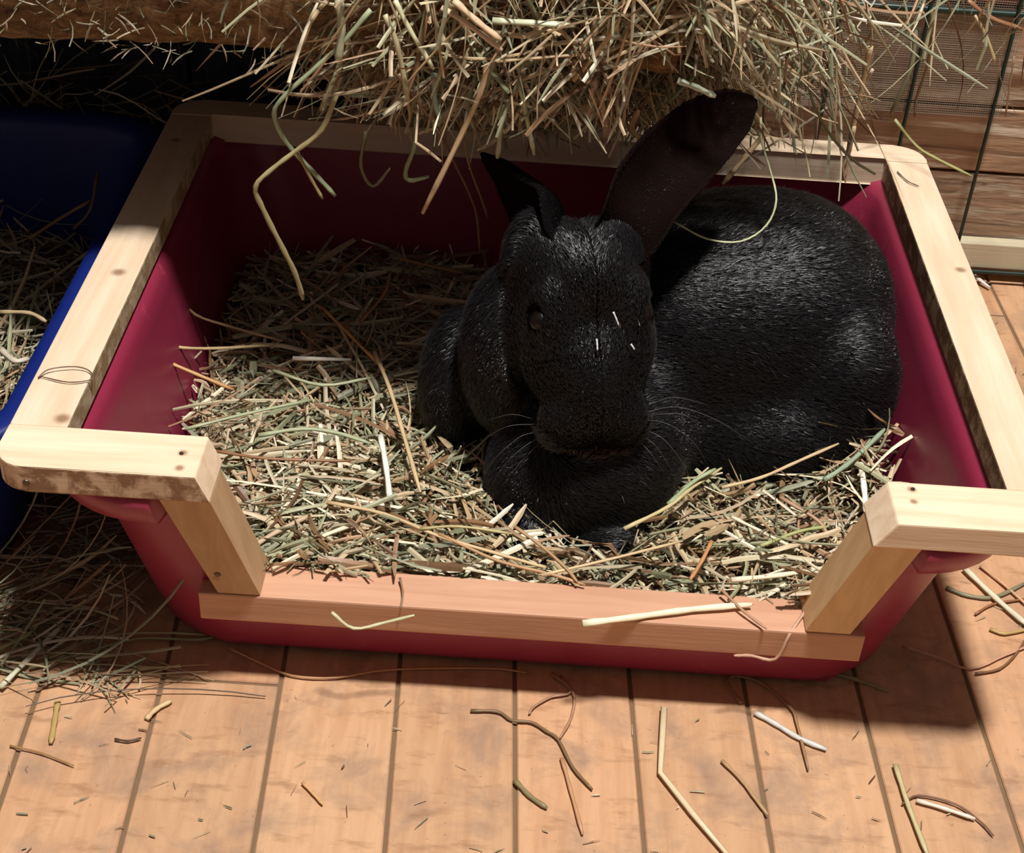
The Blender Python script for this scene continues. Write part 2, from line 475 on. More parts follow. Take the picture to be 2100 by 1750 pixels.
def arcp(cx_, cy_, r, a0, a1, n=6):
    return [(cx_ + r * math.cos(math.radians(a0 + (a1 - a0) * i / n)), cy_ + r * math.sin(math.radians(a0 + (a1 - a0) * i / n))) for i in range(n + 1)]
XO, XI = .2905, .2595; YB, YBI = .2225, .1985; YF, YFI = -.2455, -.2085
# back batten carries both rounded back corners
bm = bmesh.new()
prism(bm, [(-XO, YBI - .004), (-XI, YBI - .004), (-XI, YBI), (XI, YBI), (XI, YBI - .004), (XO, YBI - .004)] + arcp(XO - .022, YB - .022, .022, 0, 90) + arcp(-XO + .022, YB - .022, .022, 90, 180), .1475, z1)
bm_obj('back_batten', bm, m_back, tray, bevel=.0012)
bm = bmesh.new(); prism(bm, [(-XO, -.2085), (-XI + .001, -.2085), (-XI, YBI - .0045), (-XO, YBI - .0045)], z0, z1 - .0002)
bm_obj('side_batten', bm, m_left, tray, bevel=.0012)
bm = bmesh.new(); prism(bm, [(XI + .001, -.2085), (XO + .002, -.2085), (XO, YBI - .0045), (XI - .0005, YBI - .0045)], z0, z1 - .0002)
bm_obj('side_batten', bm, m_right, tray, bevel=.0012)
# front stubs with slanted sawn ends
def stub(sgn, mat):
    bm = bmesh.new()
    if sgn < 0:
        xe_t0, xe_t1 = -.1803, -.1808   # end at top, front/back
        out = arcp(-XO + .018, YF + .018, .018, 180, 270)
        pts = [(-XO, YFI)] + out + [('e', YF), ('e', YFI)]
        conv = lambda q, z: ((-.1806 + (z1 - z) * .42) if q[0] == 'e' else q[0], q[1], z)
    else:
        out = arcp(XO + .002 - .018, YF + .018, .018, 270, 360)
        pts = [('e', YFI), ('e', YF)] + out + [(XO + .002, YFI)]
        conv = lambda q, z: ((.1945 - (z1 - z) * .62) if q[0] == 'e' else q[0], q[1], z)
    a = [bm.verts.new(conv(q, z0)) for q in pts]; b = [bm.verts.new(conv(q, z1)) for q in pts]; n = len(pts)
    bm.faces.new(a[::-1]); bm.faces.new(b)
    for i in range(n): bm.faces.new((a[i], a[(i + 1) % n], b[(i + 1) % n], b[i]))
    bm_obj('front_batten', bm, mat, tray, bevel=.0012)
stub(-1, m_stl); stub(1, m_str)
# sloping uprights either side of the entrance: front face leans with the tub wall
def upright(tl, tr, bl, br, mat, dy=.030):
    yt, yb = -.2440, -.2255; zt, zb = z0 - .0002, .0690
    bm = bmesh.new()
    box8(bm, [(bl, yb, zb), (br, yb, zb), (br, yb + dy, zb), (bl, yb + dy, zb), (tl, yt, zt), (tr, yt, zt), (tr, yt + dy, zt), (tl, yt + dy, zt)])
    return bm_obj('upright', bm, mat, tray, bevel=.0010)
upright(-.2020, -.1738, -.1785, -.1535, m_dl)
upright(.1845, .2115, .1640, .1905, m_dr)
bm = bmesh.new(); box(bm, -.1900, .1995, -.2260, -.1975, .0478, .0686)
bm_obj('lower_rail', bm, m_low, tray, bevel=.0014)
# screws
M_SCREW = simple('screw_steel', lin((92, 84, 72)), .4, .5, .8)
def screw(p, nrm, r=.0022):
    bm = bmesh.new(); bmesh.ops.create_cone(bm, cap_ends=True, segments=12, radius1=r, radius2=r * .8, depth=.0012)
    q = Vector((0, 0, 1)).rotation_difference(Vector(nrm)); bmesh.ops.rotate(bm, verts=bm.verts, matrix=q.to_matrix()); bmesh.ops.translate(bm, verts=bm.verts, vec=Vector(p))
    bm_obj('screw', bm, M_SCREW, tray)
for (u, v, y, n) in ((54, 990, -.2455, (0, -1, 0)), (446, 1178, -.2295, (0, -1, -.22))):
    screw(PY(u, v, y), n)
screw(PZ(372, 931, z1), (0, 0, 1), .0014); screw(PZ(1872, 1004, z1), (0, 0, 1), .0014)

# ================================================================== BLUE TRAY
btray = empty('blue_tray', 'deep blue plastic litter tray with loose hay, left of the red tray', 'litter tray', (-.60, .005, 0))
tub('tub', M_BLUE, btray, None, ox=-.568, oy=.010, sx=1.0, sy=.93)

# ================================================================== RABBIT
def nrmz(v): v = np.array(v, float); return v / np.linalg.norm(v)
HC = PY(1203, 672, -.088)                         # head centre
h_a = nrmz((.13, -.55, -.82))                     # crown -> nose
h_n0 = nrmz((.20, -.80, .56))                     # brow normal
h_r = nrmz(np.cross(h_a, h_n0)) * 1.0
if h_r[0] < 0: h_r = -h_r
h_n = nrmz(np.cross(h_r, h_a)); 
if h_n[1] > 0: h_n = -h_n
HM = np.array([h_r, h_a, h_n])                    # rows: local axes
def HL(r, a, n): return HC + h_r * r + h_a * a + h_n * n
PR = []   # primitives: centre, radii, rows axes, k, sign
def ell(c, r, ax=None, k=.012, s=1): PR.append((np.array(c, float), np.array(r, float), np.eye(3) if ax is None else np.array(ax), k, s))
def axes(d, up=(0, 0, 1)):
    d = nrmz(d); b = nrmz(np.cross(up, d)); return np.array([d, b, np.cross(d, b)])
# torso
ell((.172, .056, .112), (.076, .084, .082), k=.02)
ell((.125, .038, .118), (.085, .090, .082), axes((.8, .4, 0)), k=.03)
ell((.075, .015, .122), (.070, .075, .074), k=.03)
ell((.200, -.002, .098), (.046, .052, .056), k=.010)        # haunch
ell((.145, -.040, .070), (.075, .036, .034), k=.025)        # hind foot
ell((.040, -.070, .085), (.060, .062, .056), k=.025)        # chest
ell((.026, -.098, .070), (.052, .036, .040), k=.02)         # dewlap
ell(PY(1048, 718, -.058), (.031, .034, .060), k=.010)       # cheek ruff on the left
ell(PY(945, 790, -.024), (.026, .040, .056), k=.008)        # shoulder on the left
ell((-.002, -.128, .054), (.016, .022, .010), k=.010)       # fore paws in the hay
ell((.050, -.132, .052), (.016, .022, .010), k=.010)
NB = len(PR)
# head
H = HM
ell(HL(0, -.026, -.006), (.0385, .036, .036), H, k=.014)
ell(HL(-.020, .010, -.006), (.0225, .034, .028), H, k=.014)
ell(HL(.020, .010, -.006), (.0225, .034, .028), H, k=.014)
ell(HL(0, .034, .002), (.0245, .038, .027), H, k=.016)
ell(HL(-.0155, .056, .001), (.0185, .018, .018), H, k=.007)
ell(HL(.0155, .056, .001), (.0185, .018, .018), H, k=.007)
ell(HL(0, .062, .011), (.0085, .0075, .008), H, k=.005)
ell(HL(0, .064, -.012), (.014, .014, .012), H, k=.006)
ell(HL(-.0255, -.010, .018), (.010, .017, .008), H, k=.009)
ell(HL(.0255, -.010, .018), (.010, .017, .008), H, k=.009)
ell(HL(-.024, -.050, -.008), (.019, .022, .016), H, k=.02)   # ear roots
ell(HL(.022, -.046, -.010), (.017, .018, .015), H, k=.022)
# mouth and nose slits
ell(HL(0, .072, .006), (.0012, .008, .010), H, k=.003, s=-1)
def sdf(p):
    D = None
    for c, r, ax, k, s in PR:
        q = (p - c) @ ax.T
        k0 = np.linalg.norm(q / r, axis=-1); k1 = np.linalg.norm(q / (r * r), axis=-1) + 1e-9
        d = k0 * (k0 - 1) / k1
        if D is None: D = d; continue
        if s > 0:
            h = np.clip(.5 + .5 * (D - d) / k, 0, 1); D = D * (1 - h) + d * h - k * h * (1 - h)
        else:
            h = np.clip(.5 - .5 * (D + d) / k, 0, 1); D = D * (1 - h) - d * h + k * h * (1 - h)
    return D
EYES = []
for sg in (-1, 1):      # eyes seated on the skin, either side of the brow
    dr = nrmz(h_r * sg * .90 + h_n * .42); q = HL(0, -.006, 0) + dr * .015
    while sdf(q[None])[0] < -.0020: q = q + dr * .0005
    EYES.append(q)
for e in EYES: ell(e + nrmz(e - HC) * .0035, (.0080,) * 3, k=.004, s=-1)
def surface_nets(lo, hi, step):
    ax = [np.arange(lo[i], hi[i], step) for i in range(3)]
    X = np.stack(np.meshgrid(*ax, indexing='ij'), -1); G = sdf(X)
    n = G.shape; ins = G < 0
    acc = np.zeros((n[0] - 1, n[1] - 1, n[2] - 1, 3)); cnt = np.zeros(acc.shape[:3])
    cor = [(i, j, k) for i in (0, 1) for j in (0, 1) for k in (0, 1)]
    def sub(A, c): return A[c[0]:n[0] - 1 + c[0], c[1]:n[1] - 1 + c[1], c[2]:n[2] - 1 + c[2]]
    for a in cor:
        for d in range(3):
            if a[d] == 0:
                b = list(a); b[d] = 1
                ga, gb = sub(G, a), sub(G, b); m = (ga < 0) != (gb < 0)
                t = np.where(m, ga / np.where(ga - gb == 0, 1, ga - gb), 0)
                pos = np.zeros(acc.shape) + np.array(a, float); pos[..., d] += t
                acc += pos * m[..., None]; cnt += m
    act = cnt > 0; idm = -np.ones(act.shape, int); idm[act] = np.arange(act.sum())
    base = np.stack(np.meshgrid(*[np.arange(s) for s in act.shape], indexing='ij'), -1)
    V = np.array(lo) + (base[act] + acc[act] / cnt[act][:, None]) * step
    Q = []
    for d in range(3):
        e1, e2 = [(1, 2), (2, 0), (0, 1)][d]
        sl0 = [slice(1, -1)] * 3; sl0[d] = slice(0, -1); s1 = [slice(1, -1)] * 3; s1[d] = slice(1, None)
        A = ins[tuple(sl0)]; B = ins[tuple(s1)]; m = A != B
        I = np.argwhere(m); off = np.array([1, 1, 1]); off[d] = 0; I = I + off
        flip = A[m]
        u1 = np.zeros(3, int); u1[e1] = 1; u2 = np.zeros(3, int); u2[e2] = 1
        q = np.stack([idm[tuple((I - u1 - u2).T)], idm[tuple((I - u2).T)], idm[tuple(I.T)], idm[tuple((I - u1).T)]], 1)
        q[~flip] = q[~flip][:, ::-1]; Q.append(q)
    return V, np.concatenate(Q)
RV, RQ = surface_nets((-.10, -.20, .034), (.28, .155, .265), .0022)

# ears: cupped leaf lofted along a spine; returns outer + inner shell and rim
def ear(spine, widths, side, face, cup, th=.0022, nu=15):
    """spine pts, half widths, 'side' = direction across, 'face' = where the opening looks"""
    P = smooth_path(spine); K = len(P); Wd = np.interp(np.linspace(0, 1, K), np.linspace(0, 1, len(widths)), widths)
    Cp = np.interp(np.linspace(0, 1, K), np.linspace(0, 1, len(cup)), cup)
    T = np.gradient(P, axis=0); T /= np.linalg.norm(T, axis=1, keepdims=True)
    out, inn = [], []
    for i in range(K):
        s = nrmz(np.array(side) - T[i] * np.dot(side, T[i])); f = nrmz(np.cross(s, T[i])); 
        if np.dot(f, face) < 0: f = -f
        a = Cp[i]                      # half opening angle of the curl
        R = Wd[i] / max(math.sin(min(a, math.pi / 2)), .2)
        ro, ri = [], []
        for u in np.linspace(-1, 1, nu):
            an = u * a; c = s * math.sin(an) * R + f * (R - R * math.cos(an))
            nr = s * math.sin(an) - f * math.cos(an); tt = th * (1 - .6 * abs(u) ** 3)
            ro.append(P[i] + c + nr * tt); ri.append(P[i] + c)
        out.append(ro); inn.append(ri[::-1])
    A = np.concatenate([np.array(out), np.array(inn)], axis=1)   # (K, 2nu, 3) closed loop
    K, n, _ = A.shape; idx = np.arange(K * n).reshape(K, n); nx = np.roll(idx, -1, axis=1)
    Q = np.stack([idx[:-1], nx[:-1], nx[1:], idx[1:]], -1).reshape(-1, 4)
    tag_in = np.tile(((np.arange(n) >= nu - 1) & (np.arange(n) < n - 0)), (K - 1, 1)).reshape(-1)
    V = A.reshape(-1, 3)
    # tip cap
    tipi = len(V); V = np.vstack([V, A[-1].mean(0) + T[-1] * .002])
    Tn = [(idx[-1][j], nx[-1][j], tipi) for j in range(n)]
    return V, Q, np.array(Tn), tag_in
eb_r = HL(.026, -.052, -.002)
earR = ear([eb_r - np.array([.002, -.006, .012]), PY(1296, 470, -.050), PY(1330, 395, -.040), PY(1385, 330, -.030), PY(1450, 270, -.020), PY(1510, 228, -.012), PY(1548, 208, -.008)],
           [.011, .0185, .0225, .0235, .0205, .0135, .003], nrmz(cx * .80 + (-cy) * .62), nrmz(-fwd * .8 + cx * .55 - cy * .15), [2.1, 1.7, 1.25, 1.05, .95, .9, .8])
eb_l = HL(-.022, -.054, -.002)
earL = ear([eb_l - np.array([-.018, -.014, .014]), PY(1152, 488, -.046), PY(1134, 440, -.030), PY(1094, 396, -.012), PY(1042, 352, .006), PY(990, 322, .022)],
           [.022, .0290, .0290, .0235, .0150, .003], nrmz(-fwd * .92 + cx * .36 + cy * .12), nrmz(-cx * .95 - fwd * .28 - cy * .2), [1.35, 1.35, 1.3, 1.2, 1.1, 1.0])

M_FURB = simple('black_fur_skin', lin((13, 12, 12)), .85, .03, bumpy=.3, scale=600)
def furmat():
    t = NT('black_fur'); a = t.add('ShaderNodeVertexColor'); a.layer_name = 'Tint'
    m = t.done(a.outputs['Color'], .40, .34); t.b.inputs['Sheen Weight'].default_value = .08; t.b.inputs['Sheen Roughness'].default_value = .4
    return m
M_FUR = furmat()
M_FUR_EAR = M_FUR.copy(); M_FUR_EAR.node_tree.nodes['Principled BSDF'].inputs['Specular IOR Level'].default_value = .12; M_FUR_EAR.node_tree.nodes['Principled BSDF'].inputs['Roughness'].default_value = .55
M_EARIN = simple('ear_lining', lin((25, 15, 13)), .85, .02, scale=90)
rabbit = empty('rabbit', 'black rabbit sitting on hay in the red tray, one ear upright and one tipped back', 'rabbit', (.09, -.02, .06))
V = [RV]; Q = [RQ]; T = []; off = len(RV); matidx = [np.zeros(len(RQ), int)]
for (v, q, t, tg) in (earR, earL):
    V.append(v); Q.append(q + off); T.append(t + off); matidx.append(tg.astype(int)); off += len(v)
V = np.vstack(V); Q = np.concatenate(Q); T = np.concatenate(T)
body = np_mesh('body', V, Q, [M_FURB, M_EARIN], rabbit, True, None, T)
mi = np.concatenate([np.concatenate(matidx), np.zeros(len(T), int)]).astype(np.int32)
body.data.polygons.foreach_set('material_index', mi)

# eyes
def glossy(name, col, rough):
    t = NT(name); v = t.coords(); n = t.noise(v, 300, 2)
    return t.done(t.mix(t.math('MULTIPLY', n, .4), col, [x * .4 for x in col]), rough, .35)
M_EYE = glossy('eye_dark_brown', lin((16, 10, 7)), .26); M_LID = simple('eyelid', lin((26, 22, 22)), .6, .3)
for e in EYES:
    bm = bmesh.new(); bmesh.ops.create_uvsphere(bm, u_segments=24, v_segments=14, radius=.0074); bmesh.ops.translate(bm, verts=bm.verts, vec=Vector(e - (e - HC) / np.linalg.norm(e - HC) * .0036))
    eo = bm_obj('eye', bm, M_EYE, rabbit, True)

# fur: short tapered hairs, every hair real geometry
def fur(V, Q, dens, L, flow, seed, wid=.00026, keep=None, lift=.42, light=1.0):
    r = np.random.default_rng(seed)
    A, B, C, D = (V[Q[:, i]] for i in range(4))
    N = np.cross(C - A, D - B); ar = np.linalg.norm(N, axis=1) / 2; N = N / (2 * ar[:, None] + 1e-12)
    cen = (A + B + C + D) / 4
    if keep is not None:
        k = keep(cen, N); ar = ar * k
    n = int(ar.sum() * dens); f = r.choice(len(Q), n, p=ar / ar.sum())
    u, w_ = r.random((n, 1)), r.random((n, 1))
    P = (A[f] * (1 - u) + B[f] * u) * (1 - w_) + (D[f] * (1 - u) + C[f] * u) * w_
    nn = N[f]; fl = flow(P); t = fl - nn * np.sum(fl * nn, 1, keepdims=True); t /= np.linalg.norm(t, axis=1, keepdims=True) + 1e-9
    cl = np.sin(P * 210 + 1.3).sum(1, keepdims=True) * .10
    cl2 = np.sin(P[:, [1, 2, 0]] * 170).sum(1, keepdims=True) * .10
    t = t + np.cross(nn, t) * cl2 + r.normal(size=(n, 3)) * .16
    ln = (L(P) if callable(L) else np.full(n, L)) * r.uniform(.7, 1.15, n)
    stray = r.random(n) < .006; ln[stray] *= 1.5
    d0 = t * (1 - lift) + nn * (lift + .3) + nn * cl; d0 /= np.linalg.norm(d0, axis=1, keepdims=True)
    d1 = t * 1.0 + nn * (lift * .25); d1[stray] += r.normal(size=(stray.sum(), 3)) * .4; d1 /= np.linalg.norm(d1, axis=1, keepdims=True)
    P0 = P - nn * .0006; P1 = P0 + d0 * ln[:, None] * .5; P2 = P1 + d1 * ln[:, None] * .5
    s = np.cross(d1, nn) + r.normal(size=(n, 3)) * .11; s /= np.linalg.norm(s, axis=1, keepdims=True); s *= wid
    VV = np.stack([P0 - s, P0 + s, P1 + s * .85, P1 - s * .85, P2], 1).reshape(-1, 3)
    b = np.arange(n) * 5
    QQ = np.stack([b, b + 1, b + 2, b + 3], 1); TT = np.stack([b + 3, b + 2, b + 4], 1)
    k = r.uniform(.5, 1.5, n) * light
    col = np.array(lin((19, 18, 19)))[None] * k[:, None]
    if N.shape[0] > 20000:
        loc = (P - HC) @ HM.T; ch = (loc[:, 1] > .071) & (np.abs(loc[:, 0]) < .020) & (loc[:, 2] < .000) & (loc[:, 2] > -.012) & (loc[:, 1] < .082) & (nn @ h_a > .35)
        col[ch] = np.array(lin((62, 42, 38)))
    pale = r.random(n) < .004; col[pale] = np.array(lin((90, 86, 80)))
    return VV, QQ, TT, np.repeat(col, 5, axis=0)
def flow(P):
    d = P - HC; loc = d @ HM.T
    hd = np.clip(1.2 - (np.linalg.norm(loc / np.array([.045, .075, .05]), axis=1)), 0, 1)[:, None]; hd = np.clip(hd * 4, 0, 1)
    hf = -h_a[None] + h_r[None] * np.sign(loc[:, :1]) * .35
    bf = np.array([.80, .35, -.20])[None] + np.array([0, 0, -.5])[None] * np.clip((.12 - P[:, 2:3]) * 14, 0, 1)
    left = np.clip((.03 - P[:, :1]) * 30, 0, 1); bf = bf * (1 - left) + np.array([-.25, -.1, -.9])[None] * left
    return hf * hd + bf * (1 - hd)
def flen(P):
    loc = (P - HC) @ HM.T; hd = np.linalg.norm(loc / np.array([.05, .08, .05]), axis=1) < 1
    L = np.where(hd, .0052, .0085); L = np.where(hd & (loc[:, 1] > .02), .0032, L); return L
def keepb(c, N):
    k = (c[:, 2] > .045).astype(float)
    view = CAM - c; view /= np.linalg.norm(view, axis=1, keepdims=True); 
    for e in EYES: k *= (np.linalg.norm(c - e, axis=1) > .0095)
    return k * np.where(N[:, 2] < -.5, .3, 1)
F1 = fur(RV, RQ, 1.75e6, flen, flow, 3, keep=keepb)
FS = [F1]
for (v, q, t, tg), tipd, sd in ((earR, nrmz(PY(1548, 208, -.008) - eb_r), 5), (earL, nrmz(PY(992, 330, .024) - eb_l), 6)):
    FS.append(fur(v, q[~tg], 2.6e6, .0028, lambda P, d=tipd: np.repeat(d[None], len(P), 0), sd, wid=.00016, lift=.25, light=.7))
    FS.append(fur(v, q[tg], .2e6, .0022, lambda P, d=tipd: np.repeat(d[None], len(P), 0), sd + 10, wid=.00014, lift=.25, light=.5))
def fur_object(name, sets, mat, label):
    off = 0; VV, QQ, TT, CC = [], [], [], []
    for v, q, t, c in sets:
        VV.append(v); QQ.append(q + off); TT.append(t + off); CC.append(c); off += len(v)
    fo = np_mesh(name, np.vstack(VV), np.concatenate(QQ), mat, rabbit, False, np.vstack(CC), np.concatenate(TT))
    fo['kind'] = 'stuff'; fo['label'] = label
fur_object('fur', FS[:1] + [FS[3]], M_FUR, 'short glossy black fur')
fur_object('ear_fur', [FS[1], FS[2], FS[4]], M_FUR_EAR, 'very short dull black fur of the ears')
# whiskers
M_WH = simple('whisker', lin((150, 146, 140)), .35, .5)
def whisker(pts, r=.00010):
    P = smooth_path(pts); K = len(P); V, Q = tube_geo(P[None], np.linspace(r, r * .35, K)[None], 1.0, 4); np_mesh('whisker', V, Q, M_WH, rabbit, True)
WL = [((1105, 885), (1060, 900), (1000, 960), (975, 1030)), ((1110, 895), (1070, 920), (1030, 960), (1000, 1010)), ((1100, 870), (1040, 875), (985, 905)), ((1112, 905), (1085, 930), (1045, 975), (1030, 1000)),
      ((1150, 930), (1160, 960), (1158, 990)), ((1095, 860), (1050, 850), (1000, 862))]
WR = [((1320, 860), (1370, 870), (1420, 905), (1450, 950)), ((1318, 880), (1360, 900), (1400, 950), (1425, 1000)), ((1312, 890), (1345, 915), (1375, 960)), ((1325, 845), (1390, 835), (1470, 862), (1545, 910)),
      ((1322, 835), (1380, 815), (1450, 830)), ((1305, 900), (1335, 930), (1360, 968)), ((1326, 852), (1400, 850), (1440, 880))]
for k, wset in enumerate((WL, WR)):
    for pts in wset:
        n = len(pts); whisker([PY(u, v, -.118 - .010 * math.sin(i / (n - 1) * 3)) for i, (u, v) in enumerate(pts)])

# ================================================================== HAY
bed = empty('hay_bedding', 'thick layer of chopped greenish tan hay filling the red tray under the rabbit', 'hay', (0, -.02, .02))
def bedz(x, y):
    return .060 + .008 * np.sin(x * 17 + 1) * np.cos(y * 15) + .006 * np.clip((x - .12) / .1, 0, 1) + .026 * np.clip((x - .165) / .05, 0, 1) * np.exp(-((y + .055) / .05) ** 2) + .004 * np.sin(x * 43 + y * 31) - .010 * np.clip((y - .06) / .12, 0, 1)
gx = np.linspace(-.226, .226, 60); gy = np.linspace(-.196, .192, 50); GX, GY = np.meshgrid(gx, gy, indexing='ij')
GZ = bedz(GX, GY) - .012 + RNG.normal(size=GX.shape) * .0015
Vb = np.stack([GX, GY, GZ], -1).reshape(-1, 3); idx = np.arange(3000).reshape(60, 50)
Qb = np.stack([idx[:-1, :-1], idx[1:, :-1], idx[1:, 1:], idx[:-1, 1:]], -1).reshape(-1, 4)
corner = ((np.abs(GX) > .19) & ((np.abs(GY) > .16))).reshape(-1)
ring_r = np.clip((np.abs(Vb[:, 0]) - .17) / .056, 0, 1) * np.clip((np.abs(Vb[:, 1]) - .14) / .056, 0, 1); Vb[:, 0] *= 1 - .10 * ring_r; Vb[:, 1] *= 1 - .12 * ring_r
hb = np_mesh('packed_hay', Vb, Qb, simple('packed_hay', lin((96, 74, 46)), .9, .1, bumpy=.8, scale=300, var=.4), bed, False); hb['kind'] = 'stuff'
def inside_tub(P, m=.004):
    f = P[..., 2] / ZR; x = .232 + .028 * f - m; y0 = -.203 - .025 * f + m; y1 = .196 + .024 * f - m
    r = .058; ex = np.abs(P[..., 0]) - (x - r); ey = np.maximum(P[..., 1] - (y1 - r), (y0 + r) - P[..., 1])
    rc = ~((ex > 0) & (ey > 0) & (ex ** 2 + ey ** 2 > r * r))
    return (np.abs(P[..., 0]) < x) & (P[..., 1] > y0) & (P[..., 1] < y1) & rc
def clearb(P):   # strands that do not run into the rabbit
    return (sdf(P.reshape(-1, 3)).reshape(P.shape[:2]) > -.001).all(1)
parts = []
def bed_batch(N, l0, l1, w0, w1, K, dz0, dz1, tilt=.12, curl=.5, dark=1.0):
    x = RNG.uniform(-.235, .235, N); y = RNG.uniform(-.205, .20, N); z = bedz(x, y) + RNG.uniform(dz0, dz1, N)
    th = RNG.uniform(0, 2 * math.pi, N); L = l0 + (l1 - l0) * RNG.random(N) ** 2
    d = np.stack([np.cos(th), np.sin(th) * .8, RNG.normal(size=N) * tilt], 1)
    st = np.stack([x, y, z], 1) - d * L[:, None] / 2
    P, W = strands(st, d, L, RNG.uniform(w0, w1, N), K, curl, .1)
    ok = inside_tub(P).all(1) & (P[:, :, 2].max(1) < bedz(x, y) + .022); P, W = P[ok], W[ok]
    ok = clearb(P); P, W = P[ok], W[ok]
    parts.append((P, W, pick_cols(len(P), dark)))
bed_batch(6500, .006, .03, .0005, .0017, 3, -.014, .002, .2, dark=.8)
bed_batch(7500, .012, .055, .0005, .0015, 4, -.012, .006, .22)
bed_batch(3200, .03, .10, .0006, .0019, 6, -.006, .010, .14, .6)
bed_batch(600, .08, .17, .0005, .0015, 8, -.002, .014, .12, .8)
bed_batch(260, .03, .09, .0018, .0028, 6, -.002, .008, .12, .8)
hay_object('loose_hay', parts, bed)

# traced salient stalks of the bedding: (points u,v,z) , half width, colour
def stz(name, pts, w, col, parent=None, smooth=True, **k): return one_stem(name, [PZ(*p) for p in pts], w, col, parent, smooth=smooth, **k)
def sty(name, pts, w, col, parent=None, smooth=True, **k): return one_stem(name, [PY(*p) for p in pts], w, col, parent, smooth=smooth, **k)
TAN = (212, 186, 142); PALE = (238, 228, 196); GRN = (168, 176, 138); BRN = (150, 106, 70); WHT = (250, 246, 230); OCH = (196, 150, 92)
for pts, wd_, c in [
    ([(780, 893, .078), (792, 960, .077), (800, 1030, .077)], .0024, WHT),
    ([(768, 722, .080), (800, 800, .082), (830, 900, .080), (862, 1010, .078)], .0018, TAN),
    ([(290, 715, .100), (350, 745, .092), (420, 775, .084), (480, 800, .076)], .0017, OCH),
    ([(292, 560, .128), (300, 660, .112), (340, 705, .098), (420, 715, .086), (560, 708, .076)], .0015, (206, 180, 132)),
    ([(368, 600, .105), (400, 645, .095), (480, 672, .082), (580, 700, .074)], .0013, (188, 158, 120)),
    ([(600, 735, .077), (720, 738, .076)], .0020, (236, 230, 212)),
    ([(600, 1122, .076), (660, 1100, .076), (730, 1074, .076)], .0018, PALE),
    ([(520, 1120, .072), (570, 1090, .074), (640, 1055, .076)], .0021, (196, 172, 140)),
    ([(440, 925, .080), (540, 940, .080), (640, 944, .078), (720, 946, .075)], .0013, BRN),
    ([(530, 1140, .072), (580, 1136, .073), (640, 1120, .074)], .0017, GRN),
    ([(530, 893, .078), (620, 880, .080), (690, 888, .078), (760, 910, .075)], .0018, GRN),
    ([(670, 1030, .078), (790, 1055, .079), (900, 1100, .079), (1000, 1130, .078), (1120, 1165, .076)], .0014, TAN),
    ([(860, 1085, .080), (940, 1080, .084), (1050, 1095, .084)], .0011, (190, 178, 128)),
    ([(900, 1095, .080), (1020, 1150, .076), (1130, 1178, .074), (1200, 1200, .072)], .0013, (186, 146, 104)),
    ([(1055, 1080, .084), (1110, 1120, .080), (1160, 1165, .076), (1185, 1195, .074)], .0013, (176, 140, 100)),
    ([(1280, 1085, .078), (1370, 1040, .080), (1420, 1000, .082), (1480, 960, .082)], .0016, (200, 186, 136)),
    ([(1480, 1000, .086), (1560, 980, .088), (1640, 945, .090), (1720, 910, .092)], .0014, TAN),
    ([(1690, 985, .086), (1735, 955, .090), (1785, 910, .094), (1815, 880, .096)], .0021, (150, 168, 140)),
    ([(1370, 1035, .080), (1420, 990, .084), (1468, 962, .088)], .0018, (158, 172, 130)),
    ([(1766, 950, .086), (1772, 1000, .082), (1778, 1060, .078)], .0026, WHT),
    ([(1500, 1060, .080), (1560, 1090, .079), (1640, 1130, .078)], .0014, PALE),
    ([(1460, 1110, .078), (1440, 1150, .077), (1415, 1190, .076)], .0016, (196, 140, 90)),
    ([(1500, 1190, .076), (1600, 1180, .076), (1690, 1165, .075)], .0020, (240, 232, 200)),
    ([(1600, 1020, .082), (1680, 1070, .080), (1700, 1110, .078)], .0015, (186, 150, 120)),
    ([(1110, 1180, .074), (1240, 1150, .076), (1400, 1110, .077)], .0012, TAN),
    ([(1560, 1120, .080), (1640, 1090, .080), (1700, 1080, .079)], .0014, (176, 182, 120)),
    ([(660, 630, .085), (720, 690, .080), (790, 760, .076)], .0014, (220, 170, 106)),
    ([(740, 660, .082), (790, 600, .098), (800, 555, .108)], .0017, (150, 108, 74)),
    ([(820, 530, .095), (880, 545, .088), (950, 560, .082)], .0016, (170, 130, 84)),
    ([(380, 880, .082), (500, 850, .082), (640, 820, .078)], .0014, GRN),
    ([(560, 760, .078), (660, 790, .079), (760, 775, .078)], .0015, (170, 176, 140)),
]: stz('stalk', pts, wd_, c, bed)

# ---- shelf beam with hay rack above
shelf = empty('rack_beam', 'dark shaggy brown wooden beam holding up the hay, upper left', 'beam', (-.30, .09, .31))
t = NT('rough_bark'); v = t.coords((.35, 1, 1)); n1 = t.noise(v, 160, 6, .7, .6); n2 = t.noise(t.coords(), 420, 3, .6)
cc_ = t.ramp(n1, [(.3, lin((78, 56, 38))), (.5, lin((142, 108, 74))), (.7, lin((184, 150, 106)))])
t.bump(t.math('ADD', n1, n2), .9, .004); M_BARK = t.done(cc_, .85, .15)
bm = bmesh.new()
nx_, na = 90, 28; rings_ = []
for i in range(nx_):
    x = -.80 + .87 * i / (nx_ - 1); r_ = []
    for j in range(na):
        a = 2 * math.pi * j / na; ca, sa = math.cos(a), math.sin(a)
        yy = .155 + .170 * np.sign(ca) * abs(ca) ** .22; zz = .352 + .045 * np.sign(sa) * abs(sa) ** .22
        r_.append(bm.verts.new((x, yy + rnd.uniform(-.0018, .0018), zz + rnd.uniform(-.0018, .0018) + .002 * math.sin(x * 23))))
    rings_.append(r_)
for i in range(nx_ - 1):
    for j in range(na): bm.faces.new((rings_[i][j], rings_[i][(j + 1) % na], rings_[i + 1][(j + 1) % na], rings_[i + 1][j]))
bm.faces.new(rings_[0]); bm.faces.new(rings_[-1][::-1])
